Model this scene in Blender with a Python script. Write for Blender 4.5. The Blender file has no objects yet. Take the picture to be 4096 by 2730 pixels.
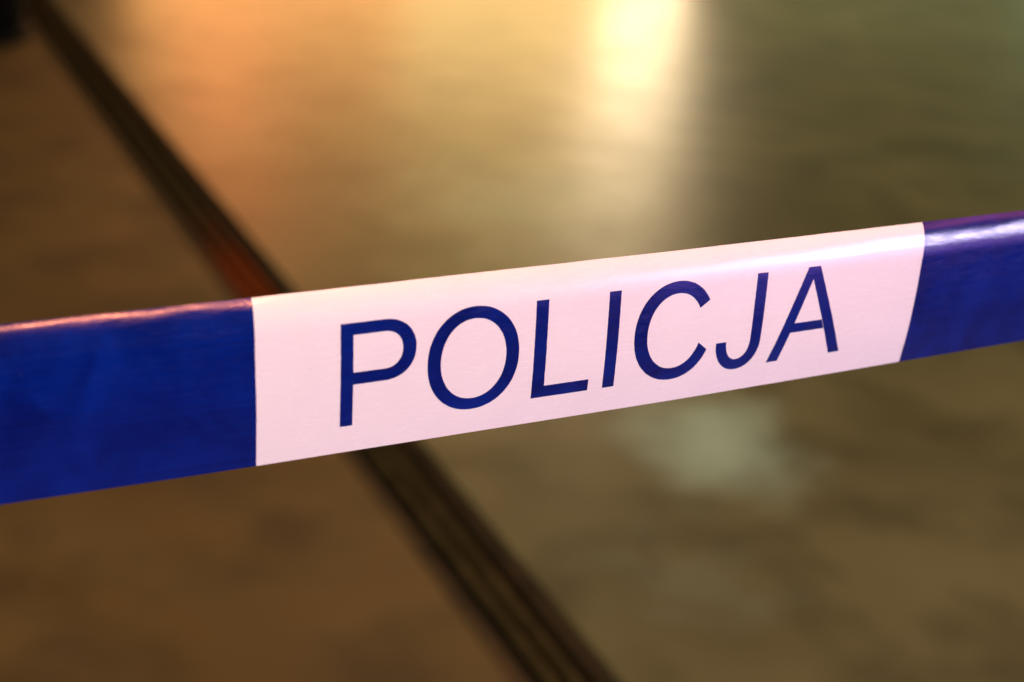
import bpy, bmesh, math
from mathutils import Vector, Matrix, noise

scene = bpy.context.scene
CAM_H = 1.30                      # metres above the paving
PITCH, ROLL = 0.471239, 0.103641

# ------------------------------------------------------------------ camera
cd = bpy.data.cameras.new("camera")
cam = bpy.data.objects.new("camera", cd)
scene.collection.objects.link(cam)
cp, sp = math.cos(PITCH), math.sin(PITCH)
r0, u0, f0 = Vector((1, 0, 0)), Vector((0, sp, cp)), Vector((0, cp, -sp))
right = math.cos(ROLL) * r0 + math.sin(ROLL) * u0
up = -math.sin(ROLL) * r0 + math.cos(ROLL) * u0
m = Matrix((right, up, -f0)).transposed().to_4x4()
m.translation = Vector((0, 0, CAM_H))
cam.matrix_world = m
cd.sensor_fit = 'HORIZONTAL'
cd.sensor_width = 36.0
cd.lens = 50.0
cd.clip_start, cd.clip_end = 0.05, 200.0
cd.dof.use_dof = True
cd.dof.focus_distance = 0.645
cd.dof.aperture_fstop = 4.5
scene.camera = cam

# ------------------------------------------------------------------ night air and lamps
world = bpy.data.worlds.new("World")
scene.world = world
world.use_nodes = True
bg = world.node_tree.nodes["Background"]
bg.inputs["Color"].default_value = (0.62, 0.50, 0.26, 1)
bg.inputs["Strength"].default_value = 0.10

def lamp(name, loc, aim, sx, sy, power, color):
    l = bpy.data.lights.new(name, 'AREA')
    l.shape = 'RECTANGLE'
    l.size, l.size_y = sx, sy
    l.energy, l.color = power, color
    o = bpy.data.objects.new(name, l)
    scene.collection.objects.link(o)
    o.location = loc
    o.rotation_euler = (Vector(aim) - Vector(loc)).to_track_quat('-Z', 'Y').to_euler()
    return o

# lit doorway across the paving: bright jamb side, warm interior
lamp("lamp_doorway_edge", (0.49, 7.0, 0.86), (0.44, 0.0, 0.52), 0.38, 1.25, 19.0, (1.0, 0.75, 0.44))
lamp("lamp_red", (-1.65, 7.1, 1.45), (-0.9, 2.5, 0.0), 0.40, 1.4, 8.0, (1.0, 0.20, 0.06))  # unseen red light added for the reddish reflection on the paving
lamp("lamp_doorway_middle", (-0.20, 7.1, 0.66), (-0.2, 0.0, 0.3), 1.05, 1.2, 22.0, (1.0, 0.62, 0.22))
lamp("lamp_doorway_far", (-1.42, 7.2, 0.60), (-0.6, 0.0, 0.3), 1.40, 1.1, 26.0, (1.0, 0.44, 0.13))
# pale green lights added to the right for the paving's olive tone
lamp("lamp_green", (2.3, 7.8, 0.50), (1.6, 2.5, 0.0), 2.8, 0.7, 3.6, (0.74, 0.82, 0.36))
lamp("lamp_green_right", (3.35, 8.2, 0.45), (1.6, 2.5, 0.0), 1.3, 0.6, 1.3, (0.58, 0.88, 0.46))
# soft warm key light added for the tape, behind the photographer's left shoulder
lamp("lamp_left_rear", (-1.5, -1.3, 1.9), (0.0, 0.55, 1.0), 1.3, 1.0, 58.0, (0.83, 0.88, 0.62))
# cool lamp behind on the right
lamp("lamp_right_rear", (2.80, -0.75, 1.62), (0.2, 0.63, 1.03), 0.60, 0.66, 60.0, (0.80, 0.72, 1.0))
lamp("lamp_violet", (2.90, -0.95, 1.30), (0.2, 0.63, 1.03), 1.00, 1.65, 27.0, (0.52, 0.20, 1.0))  # added as a violet halo around the cool lamp's highlight
lamp("lamp_magenta", (2.50, 0.10, 3.0), (0.25, 0.66, 1.05), 1.3, 0.9, 15.0, (1.0, 0.20, 0.30))  # added light for the reddish sheen on the tape's top right edge
# yellow overhead light added for the right paving; orange street lamp on the left
lamp("lamp_overhead_right", (1.9, 2.6, 4.6), (1.2, 2.4, 0.0), 0.5, 0.5, 70.0, (0.84, 0.82, 0.32))
lamp("lamp_street", (0.62, -0.50, 4.2), (-0.25, 0.95, 0.6), 0.40, 0.40, 90.0, (1.0, 0.30, 0.13))

scene.view_settings.view_transform = 'Standard'
scene.view_settings.look = 'None'
scene.view_settings.exposure = 0.0
scene.view_settings.gamma = 1.0
scene.view_settings.use_curve_mapping = False
scene.cycles.use_denoising = True
scene.cycles.max_bounces = 4
scene.cycles.diffuse_bounces = 2
scene.cycles.glossy_bounces = 2
scene.cycles.use_adaptive_sampling = True
scene.cycles.adaptive_threshold = 0.02

# ------------------------------------------------------------------ material helpers
def new_mat(name):
    mt = bpy.data.materials.new(name)
    mt.use_nodes = True
    nt = mt.node_tree
    return mt, nt, nt.nodes["Principled BSDF"]

def node(nt, typ, **kw):
    n = nt.nodes.new(typ)
    for k, v in kw.items():
        setattr(n, k, v)
    return n

def noise_tex(nt, vec, scale, detail=4, rough=0.55, dist=0.0):
    n = node(nt, 'ShaderNodeTexNoise')
    n.inputs['Scale'].default_value = scale
    n.inputs['Detail'].default_value = detail
    n.inputs['Roughness'].default_value = rough
    n.inputs['Distortion'].default_value = dist
    nt.links.new(vec, n.inputs['Vector'])
    return n.outputs['Fac']

def mapping(nt, vec, scale=(1, 1, 1), loc=(0, 0, 0), rot=(0, 0, 0)):
    n = node(nt, 'ShaderNodeMapping')
    n.inputs['Scale'].default_value = scale
    n.inputs['Location'].default_value = loc
    n.inputs['Rotation'].default_value = rot
    nt.links.new(vec, n.inputs['Vector'])
    return n.outputs['Vector']

def remap(nt, v, a, b, c, d, smooth=False):
    n = node(nt, 'ShaderNodeMapRange')
    if smooth:
        n.interpolation_type = 'SMOOTHSTEP'
    for k, x in zip(('From Min', 'From Max', 'To Min', 'To Max'), (a, b, c, d)):
        n.inputs[k].default_value = x
    nt.links.new(v, n.inputs['Value'])
    return n.outputs['Result']

def mix(nt, fac, a, b):
    n = node(nt, 'ShaderNodeMix', data_type='RGBA')
    for sock, v in (('Factor', fac), ('A', a), ('B', b)):
        tgt = [s for s in n.inputs if s.name == sock and (s.type == 'RGBA' or sock == 'Factor')][0]
        if isinstance(v, (tuple, float, int)):
            tgt.default_value = v
        else:
            nt.links.new(v, tgt)
    return [s for s in n.outputs if s.type == 'RGBA'][0]

def math_n(nt, op, a, b=None):
    n = node(nt, 'ShaderNodeMath', operation=op)
    for i, v in enumerate((a, b)):
        if v is None:
            continue
        if isinstance(v, (int, float)):
            n.inputs[i].default_value = v
        else:
            nt.links.new(v, n.inputs[i])
    return n.outputs[0]

def bump(nt, h, strength, dist, base=None):
    n = node(nt, 'ShaderNodeBump')
    n.inputs['Strength'].default_value = strength
    n.inputs['Distance'].default_value = dist
    nt.links.new(h, n.inputs['Height'])
    if base is not None:
        nt.links.new(base, n.inputs['Normal'])
    return n.outputs['Normal']

# ------------------------------------------------------------------ paving
def spot(nt, vec, x, y, rx, ry, rot=0.0, wob=0.35, sc=6.0):
    """0..1 mask of an irregular patch centred at x, y on the paving"""
    mp = mapping(nt, vec, (1 / rx, 1 / ry, 0), (-x / rx, -y / ry, 0))
    ln = node(nt, 'ShaderNodeVectorMath', operation='LENGTH')
    nt.links.new(mp, ln.inputs[0])
    nz = noise_tex(nt, vec, sc, 3)
    d = math_n(nt, 'ADD', ln.outputs['Value'], math_n(nt, 'MULTIPLY', math_n(nt, 'SUBTRACT', nz, 0.5), wob * 3))
    return remap(nt, d, 0.0, 1.3, 1.0, 0.0, True)

def paving_material(name, r_lo, r_hi, c_lo, c_hi, c_dirt):
    mt, nt, b = new_mat(name)
    pos = node(nt, 'ShaderNodeNewGeometry').outputs['Position']
    n1 = noise_tex(nt, pos, 2.2, 2, 0.4, 0.0)
    n2 = noise_tex(nt, pos, 4.5, 2, 0.45)
    n3 = noise_tex(nt, pos, 160.0, 3, 0.6)
    n4 = noise_tex(nt, mapping(nt, pos, (1, 1.8, 1), (4.3, 1.7, 0)), 4.5, 2, 0.5)
    col = mix(nt, remap(nt, n1, 0.28, 0.72, 0, 1), c_lo, c_hi)
    col = mix(nt, remap(nt, n2, 0.44, 0.68, 0, 0.75), col, c_dirt)
    # pale greenish patches at fixed places
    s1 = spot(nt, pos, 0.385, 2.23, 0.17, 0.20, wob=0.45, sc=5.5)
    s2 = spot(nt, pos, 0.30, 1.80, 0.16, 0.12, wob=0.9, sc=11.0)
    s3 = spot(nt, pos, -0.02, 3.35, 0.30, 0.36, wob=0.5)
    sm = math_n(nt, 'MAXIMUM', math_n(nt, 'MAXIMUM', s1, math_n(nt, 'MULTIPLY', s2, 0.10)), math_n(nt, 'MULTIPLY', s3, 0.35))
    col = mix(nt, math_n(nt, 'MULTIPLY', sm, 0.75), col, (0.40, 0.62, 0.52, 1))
    col = mix(nt, remap(nt, n3, 0.35, 0.75, 0.0, 0.35), col, (0.03, 0.025, 0.02, 1))
    nt.links.new(col, b.inputs['Base Color'])
    nt.links.new(remap(nt, n4, 0.3, 0.7, r_lo, r_hi, True), b.inputs['Roughness'])
    nrm = bump(nt, n3, 0.35, 0.0015)
    nt.links.new(nrm, b.inputs['Normal'])
    return mt

ST_D = Vector((0.505, -0.863, 0)).normalized()       # along the joint strip, towards the camera
ST_N = Vector((-ST_D.y, ST_D.x, 0))                  # across it, to the right
ST_A, ST_B = 0.810, 0.956                            # its edges, metres along ST_N from the camera's foot

def gpt(t, n, z=0.0):
    p = ST_D * t + ST_N * n
    return (p.x, p.y, z)

def mesh_obj(name, verts, faces, mat, parent=None, smooth=False):
    me = bpy.data.meshes.new(name)
    me.from_pydata(verts, [], faces)
    me.materials.append(mat)
    if smooth:
        me.polygons.foreach_set('use_smooth', [True] * len(me.polygons))
    me.update()
    o = bpy.data.objects.new(name, me)
    scene.collection.objects.link(o)
    if parent:
        o.parent = parent
    return o

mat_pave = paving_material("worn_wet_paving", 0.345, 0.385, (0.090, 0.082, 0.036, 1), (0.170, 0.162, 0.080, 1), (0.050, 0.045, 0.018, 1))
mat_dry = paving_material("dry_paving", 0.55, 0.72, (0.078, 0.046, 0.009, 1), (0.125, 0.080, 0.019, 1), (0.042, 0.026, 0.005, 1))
FAR = 60.0
gv, gf = [], []
for a, c in ((-FAR, ST_A), (ST_B, FAR)):
    k = len(gv)
    gv += [gpt(-FAR, a), gpt(FAR, a), gpt(FAR, c), gpt(-FAR, c)]
    gf.append((k, k + 1, k + 2, k + 3))
# turned-down arrises where the paving meets the joint
for a in (ST_A, ST_B):
    k = len(gv)
    gv += [gpt(-FAR, a), gpt(FAR, a), gpt(FAR, a, -0.035), gpt(-FAR, a, -0.035)]
    gf.append((k, k + 1, k + 2, k + 3))
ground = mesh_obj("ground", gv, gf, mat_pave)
ground.data.materials.append(mat_dry)
for fi in (0, 2):                # left of the joint the paving is drier and rougher
    ground.data.polygons[fi].material_index = 1
ground["kind"] = "structure"

# ------------------------------------------------------------------ expansion joint strip
def metal(name, c, rough, metallic=0.0, reddish=0.0):
    mt, nt, b = new_mat(name)
    pos = node(nt, 'ShaderNodeNewGeometry').outputs['Position']
    n = noise_tex(nt, pos, 14.0, 5, 0.65)
    n2 = noise_tex(nt, pos, 180.0, 2)
    dark = tuple(x * 0.45 for x in c) + (1,)
    col = mix(nt, remap(nt, n, 0.35, 0.65, 0, 1), dark, c + (1,))
    if reddish:
        rs = spot(nt, pos, -0.56, 2.72, 0.30, 0.42, wob=0.3)  # reddish patch at one fixed place along the strip
        col = mix(nt, math_n(nt, 'MULTIPLY', rs, reddish), col, (0.24, 0.048, 0.008, 1))
    nt.links.new(col, b.inputs['Base Color'])
    nt.links.new(remap(nt, n, 0.3, 0.7, rough - 0.08, rough + 0.12), b.inputs['Roughness'])
    b.inputs['Metallic'].default_value = metallic
    b.inputs['Specular IOR Level'].default_value = 0.2
    nt.links.new(bump(nt, n2, 0.3, 0.0008), b.inputs['Normal'])
    return mt

mat_rubber = metal("sooty_rubber", (0.010, 0.007, 0.003), 0.8, reddish=0.6)
mat_rail = metal("grimy_rail", (0.034, 0.023, 0.010), 0.8)
mat_rail_l = metal("grimy_rail_worn", (0.060, 0.040, 0.016), 0.75)
mat_rib = metal("worn_rib", (0.11, 0.078, 0.032), 0.6, reddish=0.9)

strip = bpy.data.objects.new("expansion_joint", None)
scene.collection.objects.link(strip)
strip.location = (0, 0, 0)
strip["label"] = "dark ribbed expansion joint strip running diagonally across the paving under the tape"
strip["category"] = "joint strip"

def extrusion(name, prof, mat, t0=-14.0, t1=2.6):
    n = len(prof)
    v = [gpt(t0, a, z) for a, z in prof] + [gpt(t1, a, z) for a, z in prof]
    f = [(i, (i + 1) % n, n + (i + 1) % n, n + i) for i in range(n)]
    f += [tuple(range(n))[::-1], tuple(range(n, 2 * n))]
    return mesh_obj(name, v, f, mat, strip)

def bar(a, c, z0, z1, ch):
    return [(a, z0), (c, z0), (c, z1 - ch), (c - ch, z1), (a + ch, z1), (a, z1 - ch)]

e = 0.0015
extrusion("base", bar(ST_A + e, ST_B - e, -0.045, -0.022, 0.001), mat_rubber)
extrusion("edge_rail", bar(ST_A + e, ST_A + 0.028, -0.021, -0.004, 0.003), mat_rail_l)
extrusion("edge_rail", bar(ST_B - 0.026, ST_B - e, -0.021, -0.006, 0.003), mat_rail)
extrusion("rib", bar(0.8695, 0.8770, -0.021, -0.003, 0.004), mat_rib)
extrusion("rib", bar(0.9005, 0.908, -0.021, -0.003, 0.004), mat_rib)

# ------------------------------------------------------------------ black bollard foot, top left corner
def lathe(name, prof, mat, parent, seg=48):
    v, f = [], []
    for r, z in prof:
        for i in range(seg):
            a = 2 * math.pi * i / seg
            v.append((r * math.cos(a), r * math.sin(a), z))
    for j in range(len(prof) - 1):
        for i in range(seg):
            k = (i + 1) % seg
            f.append((j * seg + i, j * seg + k, (j + 1) * seg + k, (j + 1) * seg + i))
    f.append(tuple(range(seg))[::-1])
    f.append(tuple(range((len(prof) - 1) * seg, len(prof) * seg)))
    return mesh_obj(name, v, f, mat, parent, True)

mat_black = metal("black_rubber", (0.003, 0.0025, 0.002), 0.85)
post = bpy.data.objects.new("bollard", None)
scene.collection.objects.link(post)
post.location = (-1.735, 4.25, 0.0)
post["label"] = "black round bollard base at the top left corner"
post["category"] = "bollard"
lathe("foot", [(0.160, 0.0), (0.163, 0.006), (0.160, 0.022), (0.152, 0.03)], mat_black, post)
lathe("shaft", [(0.145, 0.03), (0.145, 0.62), (0.138, 0.66), (0.11, 0.70), (0.06, 0.725), (0.01, 0.73)], mat_black, post)

# ------------------------------------------------------------------ barrier tape: a sagging, slightly twisted ribbon whose top edge curls back
WID = 0.075
T_P0 = Vector((-0.456799, 0.335905, CAM_H - 0.332766))
T_YAW = 0.445314
T_AX = Vector((math.cos(T_YAW), math.sin(T_YAW), 0.0))
T_H = Vector((-math.sin(T_YAW), math.cos(T_YAW), 0.0))
T_Z = Vector((0, 0, 1))
U0, U1 = -0.27, 1.39                  # ends of the tape, metres along it
W0, W1 = 0.3933, 0.7240               # white field between the blue ones

def tilt(u, s):
    u = min(max(u, 0.15), 0.95)
    a = 0.009612 + 0.373215 * u - 0.519019 * u * u
    b = 0.847633 - 0.294494 * u
    return a + 0.179341 * (s - 0.3) + b * max(0.0, (s - 0.75) / 0.25) ** 1.4

def ribbon(u, s):
    n = 24
    dz = dh = 0.0
    for i in range(n):
        ph = tilt(u, s * (i + 0.5) / n)
        dz += math.cos(ph)
        dh += math.sin(ph)
    return T_P0 + T_AX * u + T_H * (dh / n * s * WID) + T_Z * (dz / n * s * WID + 0.026306 * u * u)

def ripple(u, s):
    """film is never quite flat: long faint waves, a few tenths of a millimetre"""
    p = Vector((u * 9.0, s * 2.2, 0.3))
    q = Vector((u * 34.0, s * 3.0, 5.1))
    t = min(max((s - 0.80) / 0.15, 0.0), 1.0)          # the free curled edge is the most restless
    e = noise.noise(Vector((u * 48.0, s * 9.0, 9.2))) * 0.00034 + noise.noise(Vector((u * 130.0, s * 22.0, 1.2))) * 0.00008
    return noise.noise(p) * 0.00045 + noise.noise(q) * 0.00008 + t * t * e

def ribbon_n(u, s, off=0.0):
    p = ribbon(u, s)
    du = ribbon(u + 1e-3, s) - p
    ds = ribbon(u, s + 1e-3) - p
    n = du.cross(ds).normalized()
    if n.dot(T_H) > 0:
        n = -n
    return p + n * (off + ripple(u, s))

def tape_material(name, base, streak, rough, spec, trans, tex, speck):
    mt, nt, b = new_mat(name)
    uv = node(nt, 'ShaderNodeUVMap').outputs['UV']
    st = noise_tex(nt, mapping(nt, uv, (6, 900, 1)), 1.0, 3, 0.6)
    st2 = noise_tex(nt, mapping(nt, uv, (38, 30, 1)), 1.0, 4, 0.55, 0.6)
    fine = noise_tex(nt, mapping(nt, uv, (420, 700, 1)), 1.0, 4, 0.65)
    wrk = noise_tex(nt, mapping(nt, uv, (70, 260, 1)), 1.0, 3, 0.55, 1.5)
    spk = node(nt, 'ShaderNodeTexVoronoi')
    spk.inputs['Scale'].default_value = 95.0
    nt.links.new(uv, spk.inputs['Vector'])
    dots = remap(nt, spk.outputs['Distance'], 0.03, 0.07, 1.0, 0.0, True)
    sparse = remap(nt, noise_tex(nt, uv, 60.0, 1), 0.56, 0.60, 0.0, 1.0)
    dots = math_n(nt, 'MULTIPLY', dots, sparse)
    f = math_n(nt, 'ADD', math_n(nt, 'MULTIPLY', st, 0.35), math_n(nt, 'MULTIPLY', st2, 0.65))
    col = mix(nt, remap(nt, f, 0.33, 0.67, 0, 1), base + (1,), streak + (1,))
    col = mix(nt, math_n(nt, 'MULTIPLY', dots, 0.35 if tex > 0.5 else 0.1), col, speck + (1,))
    nt.links.new(col, b.inputs['Base Color'])
    nt.links.new(remap(nt, wrk, 0.3, 0.7, rough - 0.05, rough + 0.07), b.inputs['Roughness'])
    b.inputs['IOR'].default_value = 1.5
    b.inputs['Specular IOR Level'].default_value = spec
    nrm = bump(nt, st, 0.05, 0.0003)
    nrm = bump(nt, wrk, 0.10 * tex, 0.0004, nrm)
    nrm = bump(nt, fine, 0.30 * tex, 0.00025, nrm)
    nrm = bump(nt, dots, 0.6, 0.0002, nrm)
    nt.links.new(nrm, b.inputs['Normal'])
    if trans > 0:
        tr = node(nt, 'ShaderNodeBsdfTranslucent')
        nt.links.new(col, tr.inputs['Color'])
        ms = node(nt, 'ShaderNodeMixShader')
        ms.inputs['Fac'].default_value = trans
        nt.links.new(b.outputs[0], ms.inputs[1])
        nt.links.new(tr.outputs[0], ms.inputs[2])
        nt.links.new(ms.outputs[0], nt.nodes['Material Output'].inputs['Surface'])
    return mt

mat_film = tape_material("white_film", (0.83, 0.81, 0.80), (0.865, 0.845, 0.835), 0.25, 0.5, 0.08, 0.15, (0.6, 0.58, 0.58))
mat_blue = tape_material("blue_print", (0.0, 0.0040, 0.085), (0.0004, 0.0150, 0.195), 0.20, 0.44, 0.0, 1.0, (0.05, 0.11, 0.36))

tape = bpy.data.objects.new("barrier_tape", None)
scene.collection.objects.link(tape)
tape.location = ribbon(0.0, 0.0)
tape["label"] = "stretched blue and white plastic barrier tape printed POLICJA in blue capitals"
tape["category"] = "barrier tape"

def to_object(name, bm, mat):
    """bm holds (u, s*WID, offset); map it onto the ribbon"""
    me = bpy.data.meshes.new(name)
    uvl = bm.loops.layers.uv.new("UVMap")
    for fc in bm.faces:
        fc.smooth = True
        for lp in fc.loops:
            lp[uvl].uv = (lp.vert.co.x, lp.vert.co.y)
    base = tape.location
    for v in bm.verts:
        v.co = ribbon_n(v.co.x, v.co.y / WID, v.co.z) - base
    bm.normal_update()
    bm.to_mesh(me)
    bm.free()
    me.materials.append(mat)
    o = bpy.data.objects.new(name, me)
    scene.collection.objects.link(o)
    o.parent = tape
    return o

def s_steps():
    return [i / 30 * 0.7 for i in range(30)] + [0.7 + 0.3 * i / 30 for i in range(31)]

def sheet(name, ua, ub, step, off, mat, back=False, edge_wob=0.0):
    bm = bmesh.new()
    nu = max(2, round((ub - ua) / step))
    ss = s_steps()
    def row(off):
        g = []
        for i in range(nu + 1):
            u = ua + (ub - ua) * i / nu
            g.append([])
            for s in ss:
                uu = u
                if edge_wob and i in (0, nu):
                    uu += edge_wob * noise.noise(Vector((s * 3.5, i * 0.37, 2.0)))
                g[-1].append(bm.verts.new((uu, s * WID, off)))
        return g
    g = row(off)
    for i in range(nu):
        for j in range(len(ss) - 1):
            bm.faces.new((g[i][j], g[i + 1][j], g[i + 1][j + 1], g[i][j + 1]))
    if back:
        h = row(0.0)
        for i in range(nu):
            for j in range(len(ss) - 1):
                bm.faces.new((h[i][j + 1], h[i + 1][j + 1], h[i + 1][j], h[i][j]))
            bm.faces.new((h[i][0], h[i + 1][0], g[i + 1][0], g[i][0]))
            bm.faces.new((g[i][-1], g[i + 1][-1], h[i + 1][-1], h[i][-1]))
        for j in range(len(ss) - 1):
            bm.faces.new((g[0][j + 1], h[0][j + 1], h[0][j], g[0][j]))
            bm.faces.new((g[nu][j], h[nu][j], h[nu][j + 1], g[nu][j + 1]))
        bm.normal_update()
        for ed in bm.edges:
            if ed.calc_face_angle(0.0) > 1.0:
                ed.smooth = False
    else:
        lift(bm, off)
    return to_object(name, bm, mat)

def lift(bm, off):
    """give a printed layer its thickness: skirt from its outline down to the film"""
    for v in bm.verts:
        v.co.z = off
    edges = [ed for ed in bm.edges if ed.is_boundary]
    for ed in edges:
        ed.smooth = False            # crisp printed edge
    r = bmesh.ops.extrude_edge_only(bm, edges=edges)
    for g in r['geom']:
        if isinstance(g, bmesh.types.BMVert):
            g.co.z = FILM + 0.000005

FILM = 0.00006
INK = 0.00016
sheet("film", U0, U1, 0.006, FILM, mat_film, back=True)
sheet("blue_field", W0 - 0.331, W0, 0.006, INK, mat_blue, edge_wob=0.0006)
sheet("blue_field", W1, W1 + 0.331, 0.006, INK, mat_blue, edge_wob=0.0004)

# --- letters, in millimetres along and up the tape
def dens(path, step=1.6):
    out = [path[0]]
    for a, b in zip(path, path[1:]):
        d = math.dist(a, b)
        n = max(1, round(d / step))
        out += [(a[0] + (b[0] - a[0]) * i / n, a[1] + (b[1] - a[1]) * i / n) for i in range(1, n + 1)]
    return out

def arc(cx, cy, rx, ry, a0, a1, n=30, ex=1.0):
    pts = []
    for i in range(n + 1):
        a = math.radians(a0 + (a1 - a0) * i / n)
        c, s = math.cos(a), math.sin(a)
        c = math.copysign(abs(c) ** ex, c)
        s = math.copysign(abs(s) ** ex, s)
        rxx = rx if not isinstance(rx, tuple) else (rx[0] if c < 0 else rx[1])
        pts.append((cx + rxx * c, cy + ry * s))
    return pts

def seg_pair(pa, pb, step=1.6):
    """subdivide two outlines with equal vertex counts together"""
    A, B = [pa[0]], [pb[0]]
    for a0, a1, b0, b1 in zip(pa, pa[1:], pb, pb[1:]):
        n = max(1, round(max(math.dist(a0, a1), math.dist(b0, b1)) / step))
        for i in range(1, n + 1):
            t = i / n
            A.append((a0[0] + (a1[0] - a0[0]) * t, a0[1] + (a1[1] - a0[1]) * t))
            B.append((b0[0] + (b1[0] - b0[0]) * t, b0[1] + (b1[1] - b0[1]) * t))
    return A, B

LO, HI = 12.7, 59.75
ring_o = arc(489.7, 36.35, 21.4, 24.35, 0, 360, 96, 0.955)
ring_i = arc(489.7, 36.35, 15.3, 18.9, 0, 360, 96, 0.955)
c_out = arc(589.6, 36.3, (21.3, 19.75), 24.5, 32.5, 333.2, 80, 0.96)
c_in = arc(589.6, 36.3, (14.6, 14.0), 18.6, 32.0, 337.5, 80, 0.96)
LETTERS = {
    'P': [([(429.5, LO), (429.5, HI)], [(435.0, LO), (435.0, HI)]),
          ([(435.0, HI)] + arc(449.0, 45.85, 14.0, 13.9, 90, -90, 40, 0.94) + [(435.0, 31.95)],
           [(435.0, 54.45)] + arc(449.0, 45.95, 8.0, 8.5, 90, -90, 40, 0.92) + [(435.0, 37.45)])],
    'O': [(ring_o, ring_i)],
    'L': [([(518.45, HI), (518.45, LO), (546.6, LO)], [(524.4, HI), (524.4, 18.3), (546.6, 18.3)])],
    'I': [([(554.1, LO), (554.1, HI)], [(559.95, LO), (559.95, HI)])],
    'C': [(c_out, c_in)],
    'J': [([(636.5, HI), (636.5, 27.0)] + arc(624.4, 27.0, 12.1, 15.1, 0, -180, 40, 0.94)[1:],
           [(630.8, HI), (630.8, 27.0)] + arc(624.3, 27.0, 6.5, 9.7, 0, -180, 40, 0.94)[1:])],
    'A': [([(642.1, LO), (658.75, HI), (661.95, HI)], [(648.2, LO), (661.95, 53.6), (661.95, 53.6)]),
          ([(683.8, LO), (665.15, HI), (661.95, HI)], [(677.6, LO), (661.95, 53.6), (661.95, 53.6)]),
          ([(653.05, 27.0), (671.8, 27.0)], [(654.65, 31.75), (670.1, 31.75)])],
}
for ch, strips in LETTERS.items():
    bm = bmesh.new()
    for pa, pb in strips:
        A, B = seg_pair(pa, pb)
        rows = []
        for a, b in zip(A, B):
            rw = []
            for k in range(4):
                t = k / 3
                x, y = a[0] + (b[0] - a[0]) * t, a[1] + (b[1] - a[1]) * t
                if k in (0, 3):      # screen-printed edge: a tenth of a millimetre ragged
                    w = noise.noise(Vector((x * 0.55, y * 0.55, 7.7))) * 0.10
                    x += w
                    y += w * 0.6
                rw.append(bm.verts.new((x / 1000, y / 1000, INK)))
            rows.append(rw)
        for p, q in zip(rows, rows[1:]):
            for k in range(3):
                vs = [p[k], p[k + 1], q[k + 1], q[k]]
                bm.faces.new(vs)
    bmesh.ops.remove_doubles(bm, verts=bm.verts, dist=2e-5)
    bmesh.ops.dissolve_degenerate(bm, dist=1e-6, edges=bm.edges)
    bmesh.ops.recalc_face_normals(bm, faces=bm.faces)
    lift(bm, INK)
    o = to_object("letter", bm, mat_blue)
    o["label"] = "printed blue capital letter " + ch
